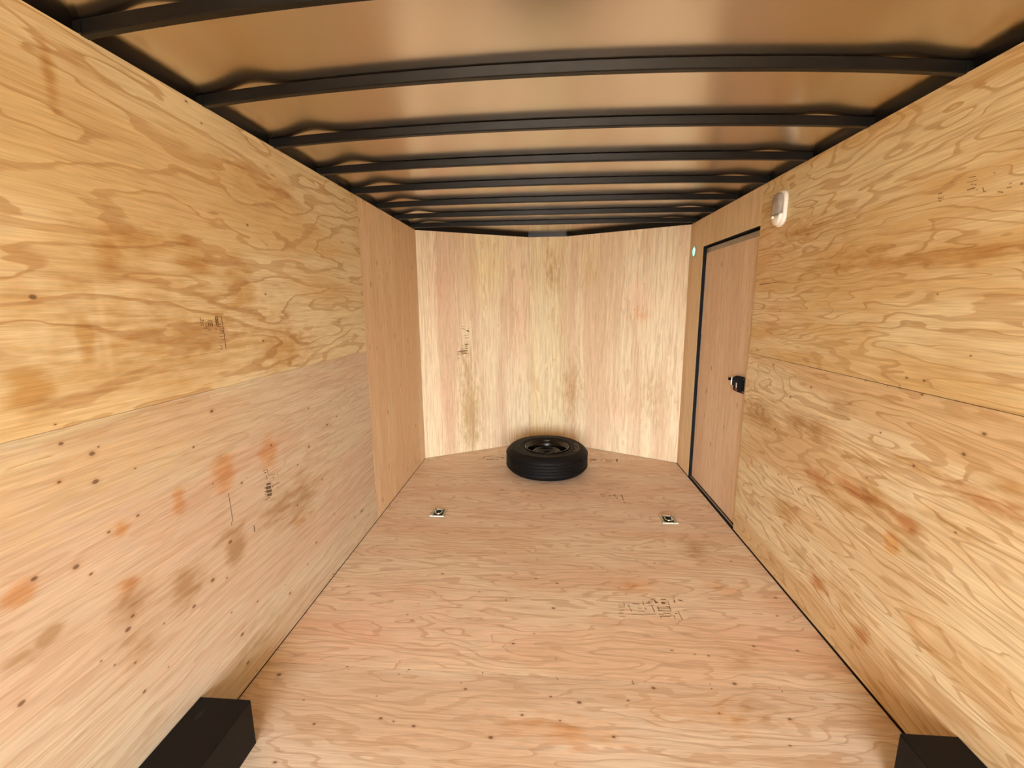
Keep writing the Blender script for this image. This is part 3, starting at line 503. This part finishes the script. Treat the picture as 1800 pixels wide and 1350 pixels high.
# ------------------------------------------------------------------ spare wheel
RUBBER = plain('tyre_rubber', lin((12, 10, 9)), rough=0.62, spec=0.2, var=0.2, scale=40)
RIMBLACK = plain('rim_black', lin((9, 8, 8)), rough=0.22, spec=0.4)
CHALK = plain('tyre_crayon', lin((150, 132, 120)), rough=0.9, spec=0.1, var=0.3, scale=120)
R0, TH = 0.378, 0.225
wheel = empty('spare_wheel', (-0.018, 3.935, 0.0)); tag(wheel, 'black spare wheel with a trailer tyre lying flat on the plywood floor', 'spare wheel')
tread = []
zs0, zs1 = 0.044, TH-0.044
grooves = [zs0+(zs1-zs0)*f for f in (0.20, 0.40, 0.60, 0.80)]
z = zs0; tread.append((R0-0.009, zs0-0.004)); tread.append((R0-0.002, zs0+0.004))
for gz in grooves: tread += [(R0, gz-0.0055), (R0-0.008, gz-0.003), (R0-0.008, gz+0.003), (R0, gz+0.0055)]
tread.append((R0-0.002, zs1-0.004)); tread.append((R0-0.009, zs1+0.004))
outer = [(0.212, 0.010), (0.235, 0.004), (0.285, 0.0), (0.318, 0.003), (0.340, 0.011), (0.357, 0.024)] + tread + [(0.357, TH-0.024), (0.341, TH-0.011), (0.331, TH-0.005), (0.326, TH-0.0015), (0.318, TH-0.003), (0.285, TH), (0.262, TH-0.0015), (0.258, TH+0.001), (0.250, TH-0.001), (0.235, TH-0.006), (0.216, TH-0.014), (0.205, TH-0.022)]
inner = [(0.200, TH-0.04), (0.215, TH-0.06), (0.30, TH-0.05), (0.34, TH/2), (0.30, 0.05), (0.205, 0.03)]
tyre = lathe('tyre', RUBBER, outer+inner, 128, wheel)
# sipes across the outer ribs
bm = bmesh.new()
for k in range(72):
    a = 2*math.pi*k/72
    for zc, zh in ((grooves[0]-0.013, 0.008), (grooves[3]+0.013, 0.008)):
        vs = add_box(bm, R0-0.002, R0+0.0012, -0.0035, 0.0035, zc-zh, zc+zh)
        bmesh.ops.rotate(bm, verts=vs, cent=(0, 0, 0), matrix=Matrix.Rotation(a, 3, 'Z'))
o = from_bm('tread_lug', bm, RUBBER, tyre); o['kind'] = 'stuff'
rim = lathe('rim', RIMBLACK, [(0.204, TH-0.022), (0.208, TH-0.014), (0.206, TH-0.006), (0.199, TH-0.004), (0.193, TH-0.010), (0.191, TH-0.026), (0.182, TH-0.038), (0.176, TH-0.06), (0.172, 0.09), (0.176, 0.06), (0.190, 0.03), (0.203, 0.012),
        (0.199, 0.012), (0.185, 0.03), (0.171, 0.06), (0.167, 0.09), (0.171, TH-0.06), (0.178, TH-0.036), (0.187, TH-0.022)][::-1], 96, wheel)
# pressed disc with vent holes, stud holes and a centre bore
bm = bmesh.new(); NA = 160; rad = [0.042, 0.046, 0.052, 0.058, 0.064, 0.070, 0.076, 0.082, 0.090, 0.098, 0.106, 0.113, 0.120, 0.127, 0.134, 0.141, 0.148, 0.155, 0.162, 0.1705]
def dz(r):
    if r < 0.095: return 0.152
    if r < 0.125: return 0.152 + 0.022*math.sin((r-0.095)/0.03*math.pi/2)
    return 0.174 - 0.040*((r-0.125)/0.046)**1.6
G_ = [[bm.verts.new((r*math.cos(2*math.pi*k/NA), r*math.sin(2*math.pi*k/NA), dz(r))) for k in range(NA)] for r in rad]
for i in range(len(rad)-1):
    for k in range(NA):
        r = (rad[i]+rad[i+1])/2; a = 2*math.pi*(k+0.5)/NA
        hole = False
        for q in range(8):
            c = 2*math.pi*(q+0.5)/8; dx = r*math.cos(a-c)-0.143; dy = r*math.sin(a-c)
            if (dx/0.013)**2+(dy/0.019)**2 < 1: hole = True
        for q in range(6):
            c = 2*math.pi*q/6; dx = r*math.cos(a-c)-0.070; dy = r*math.sin(a-c)
            if dx*dx+dy*dy < 0.0085**2: hole = True
        if not hole: bm.faces.new((G_[i][k], G_[i][(k+1) % NA], G_[i+1][(k+1) % NA], G_[i+1][k]))
bmesh.ops.delete(bm, geom=[v for v in bm.verts if not v.link_faces], context='VERTS')
disc = from_bm('wheel_disc', bm, RIMBLACK, wheel, True); sm = disc.modifiers.new('s', 'SOLIDIFY'); sm.thickness = 0.004
# crayon marks on the side wall, reading across the tyre
cx = [(0.236, -0.150, 0.284, -0.140, 0.011), (0.287, -0.120, 0.289, 0.020, 0.006), (0.262, -0.110, 0.266, -0.030, 0.006), (0.262, -0.112, 0.284, -0.096, 0.009),
      (0.258, 0.000, 0.290, 0.026, 0.008), (0.252, 0.048, 0.292, 0.052, 0.010), (0.262, 0.030, 0.264, 0.075, 0.006)]
stamp('crayon_mark', CHALK, lambda a, b, l: (a, b, TH+0.0025), cx, tyre)

# ------------------------------------------------------------------ floor tie-down rings
ZINC = plain('zinc_plate', lin((176, 176, 160)), rough=0.34, metal=0.85, var=0.18, scale=60)
RINGM = plain('zinc_ring', lin((214, 212, 204)), rough=0.2, metal=1.0)
PAN = plain('pan_dark', lin((34, 34, 32)), rough=0.5, metal=0.5)
def tie_down(x, y, rz, label):
    t = empty('tie_down_ring', (x, y, 0.0), (0, 0, rz)); tag(t, label, 'tie-down', 'recessed tie-down rings in the floor')
    a, b, c, d = 0.054, 0.064, 0.040, 0.048
    bm = bmesh.new(); lo = []; hi = []
    out_ = [(-a, -b), (a, -b), (a, b), (-a, b)]; inn = [(-c, -d), (c, -d), (c, d), (-c, d)]
    def ring(pts, z): return [bm.verts.new((p[0], p[1], z)) for p in pts]
    r1, r2, r3, r4 = ring(out_, 0.0005), ring([(p[0]*0.97, p[1]*0.975) for p in out_], 0.006), ring(inn, 0.006), ring([(p[0]*0.8, p[1]*0.8) for p in inn], 0.0012)
    for p, q in ((r1, r2), (r2, r3), (r3, r4)):
        for k in range(4): bm.faces.new((p[k], p[(k+1) % 4], q[(k+1) % 4], q[k]))
    from_bm('plate', bm, ZINC, t)
    box('pan', PAN, -c*0.81, c*0.81, -d*0.81, d*0.81, 0.0006, 0.0016, t)
    pts = [(-0.024, 0.026, 0.010), (-0.024, 0.0, 0.009)] + [(-0.024*math.cos(q), -0.012-0.020*math.sin(q), 0.008) for q in [math.pi*k/10 for k in range(11)]] + [(0.024, 0.0, 0.009), (0.024, 0.026, 0.010)]
    tube('d_ring', RINGM, pts, 0.005, t, 10)
    tube('pivot_bar', RINGM, [(-0.032, 0.026, 0.010), (0.032, 0.026, 0.010)], 0.0058, t, 12)
    box('strap', RINGM, -0.020, 0.020, 0.018, 0.034, 0.0058, 0.0175, t, bevel=0.003)
    for sx in (-1, 1):
        for sy in (-1, 1):
            o = lathe('bolt', RINGM, [(0.0001, 0.0045), (0.004, 0.0042), (0.0062, 0.002), (0.0066, 0.0), (0.0001, 0.0)], 14, t); o.location = (sx*0.044, sy*0.053, 0.0058)
    return t
tie_down(-0.822, 2.985, 0.0, 'zinc tie-down ring set in the floor by the wall without a door')
tie_down(0.842, 2.978, 0.0, 'zinc tie-down ring set in the floor across from the side door')

# ------------------------------------------------------------------ dome light on the right wall
WHITE = plain('lamp_white', lin((244, 240, 228)), rough=0.35, var=0.03)
def lens_mat():
    mt = bpy.data.materials.new('lamp_lens'); mt.use_nodes = True; N = NT(mt.node_tree); bs = N.n['Principled BSDF']
    tc = N.new('ShaderNodeTexCoord'); n = N.noise(tc.outputs['Object'], 3.0, 0.6, 0.0, 40.0)
    N.put(bs.inputs['Base Color'], N.mix(n, lin((206, 198, 186)), lin((168, 158, 146)))); bs.inputs['Roughness'].default_value = 0.18
    bs.inputs['Transmission Weight'].default_value = 0.35; bs.inputs['IOR'].default_value = 1.4
    return mt
def stadium(w, h, n=14, z0=None):
    r = w/2; s = h/2-r; pts = [(r*math.cos(math.pi*k/n), s+r*math.sin(math.pi*k/n)) for k in range(n+1)]
    return pts + [(-x, -y) for x, y in pts]
lamp = empty('dome_light', (HW, 2.603, 2.016), (0, math.radians(-90), 0)); tag(lamp, 'white oval dome light with a clear lens beside the door', 'light')
# local frame: z points into the room (-X), local x is world z, local y is world y
def loft(name, mat, sections, parent, smooth=True):
    bm = bmesh.new(); rings = [[bm.verts.new(p) for p in s] for s in sections]; n = len(rings[0])
    for a, b in zip(rings, rings[1:]):
        for k in range(n): bm.faces.new((a[k], a[(k+1) % n], b[(k+1) % n], b[k]))
    bm.faces.new(rings[0][::-1]); bm.faces.new(rings[-1])
    return from_bm(name, bm, mat, parent, smooth)
def sec(w, h, z, cx=0.0, cut=None):
    out = []
    for a, b in stadium(w, h):
        x, y = b+cx, a
        if cut == 'up': x = max(x, -0.028)
        if cut == 'down': x = min(x, -0.030)
        out.append((x, y, z))
    return out
loft('base', WHITE, [sec(.108, .188, .0005), sec(.108, .188, .012), sec(.102, .182, .018)], lamp)
loft('lens', lens_mat(), [sec(.088, .166, .0185, 0, 'up'), sec(.086, .164, .032, 0, 'up'), sec(.074, .150, .040, 0.0, 'up'), sec(.045, .115, .043, 0.002, 'up')], lamp)
hs = loft('switch_housing', WHITE, [sec(.096, .174, .0185, 0, 'down'), sec(.092, .170, .030, 0, 'down'), sec(.080, .156, .036, 0, 'down')], lamp)
o = box('switch', WHITE, -0.048, -0.036, 0.012, 0.030, 0.0362, 0.046, hs, bevel=0.002)

# ------------------------------------------------------------------ round vent cover
VY, VZ = 4.018, 1.959
def drill(o):                                        # cut the round hole and keep only the cut mesh
    me = bpy.data.meshes.new('drill'); bm = bmesh.new()
    bmesh.ops.create_cone(bm, cap_ends=True, segments=40, radius1=0.043, radius2=0.043, depth=0.4, matrix=Matrix.Translation((1.28, VY, VZ)) @ Matrix.Rotation(math.radians(90), 4, 'Y'))
    bm.to_mesh(me); bm.free(); c = bpy.data.objects.new('drill', me); COL.objects.link(c)
    md = o.modifiers.new('hole', 'BOOLEAN'); md.object = c; md.operation = 'DIFFERENCE'; md.solver = 'EXACT'
    bpy.context.view_layer.update(); dg = bpy.context.evaluated_depsgraph_get()
    new = bpy.data.meshes.new_from_object(o.evaluated_get(dg)); o.modifiers.clear(); o.data = new
    bpy.data.objects.remove(c); bpy.data.meshes.remove(me)
for o in [wr] + [c for c in wr.children if max(v.co.y for v in c.data.vertices) > 4.1]: drill(o)
def vent_mat():
    mt = bpy.data.materials.new('vent_translucent'); mt.use_nodes = True; N = NT(mt.node_tree); bs = N.n['Principled BSDF']; out = N.n['Material Output']
    tc = N.new('ShaderNodeTexCoord'); n = N.noise(tc.outputs['Object'], 2.0, 0.5, 0.0, 30.0)
    bs.inputs['Base Color'].default_value = lin((200, 240, 228)); bs.inputs['Roughness'].default_value = 0.4
    tr = N.new('ShaderNodeBsdfTranslucent'); N.put(tr.inputs[0], N.mix(n, (0.50, 0.92, 0.80, 1), (0.7, 0.95, 0.88, 1)))
    mx = N.new('ShaderNodeMixShader'); mx.inputs[0].default_value = 0.6
    N.l.new(bs.outputs[0], mx.inputs[1]); N.l.new(tr.outputs[0], mx.inputs[2]); N.l.new(mx.outputs[0], out.inputs['Surface']); return mt
vent = empty('round_vent', (HW, VY, VZ), (0, math.radians(-90), 0)); tag(vent, 'small round pale mint vent cap high on the strip past the door', 'vent')
lathe('rim', GREYTRIM, [(0.0428, 0.0005), (0.051, 0.0005), (0.051, 0.004), (0.048, 0.006), (0.0428, 0.005)], 40, vent)
lathe('cap', vent_mat(), [(0.0001, -0.002), (0.0424, -0.002), (0.0424, 0.0), (0.036, 0.003), (0.0001, 0.004)], 40, vent, True, False)

# ------------------------------------------------------------------ ink stamps printed on the sheets
kids = lambda p, i: [c for c in p.children if c.name.startswith('plywood_sheet')][i]
stamp('ink_stamp', INK, lambda a, b, l: (-HW+l, a, b), STAMPS['L1'], wl)
stamp('ink_stamp', INKDARK, lambda a, b, l: (-HW+l, a, b), STAMPS['L2'], wl)
for k in ('F1', 'F2', 'F3', 'F4'): stamp('ink_stamp', INK, lambda a, b, l: (a, b, l), STAMPS[k], floor)
stamp('ink_stamp', plain('pale_ink', lin((150, 122, 88)), rough=0.8, var=0.4, scale=120), lambda a, b, l: (HW-l, a, b), STAMPS['R1'], wr)
_n = (Vector(NL)-Vector((-HW, YC))); 
stamp('ink_stamp', INK, lambda a, b, l: (b, YC+(b+HW)/_n.x*_n.y-l*1.2, a), STAMPS['NL'], wf)
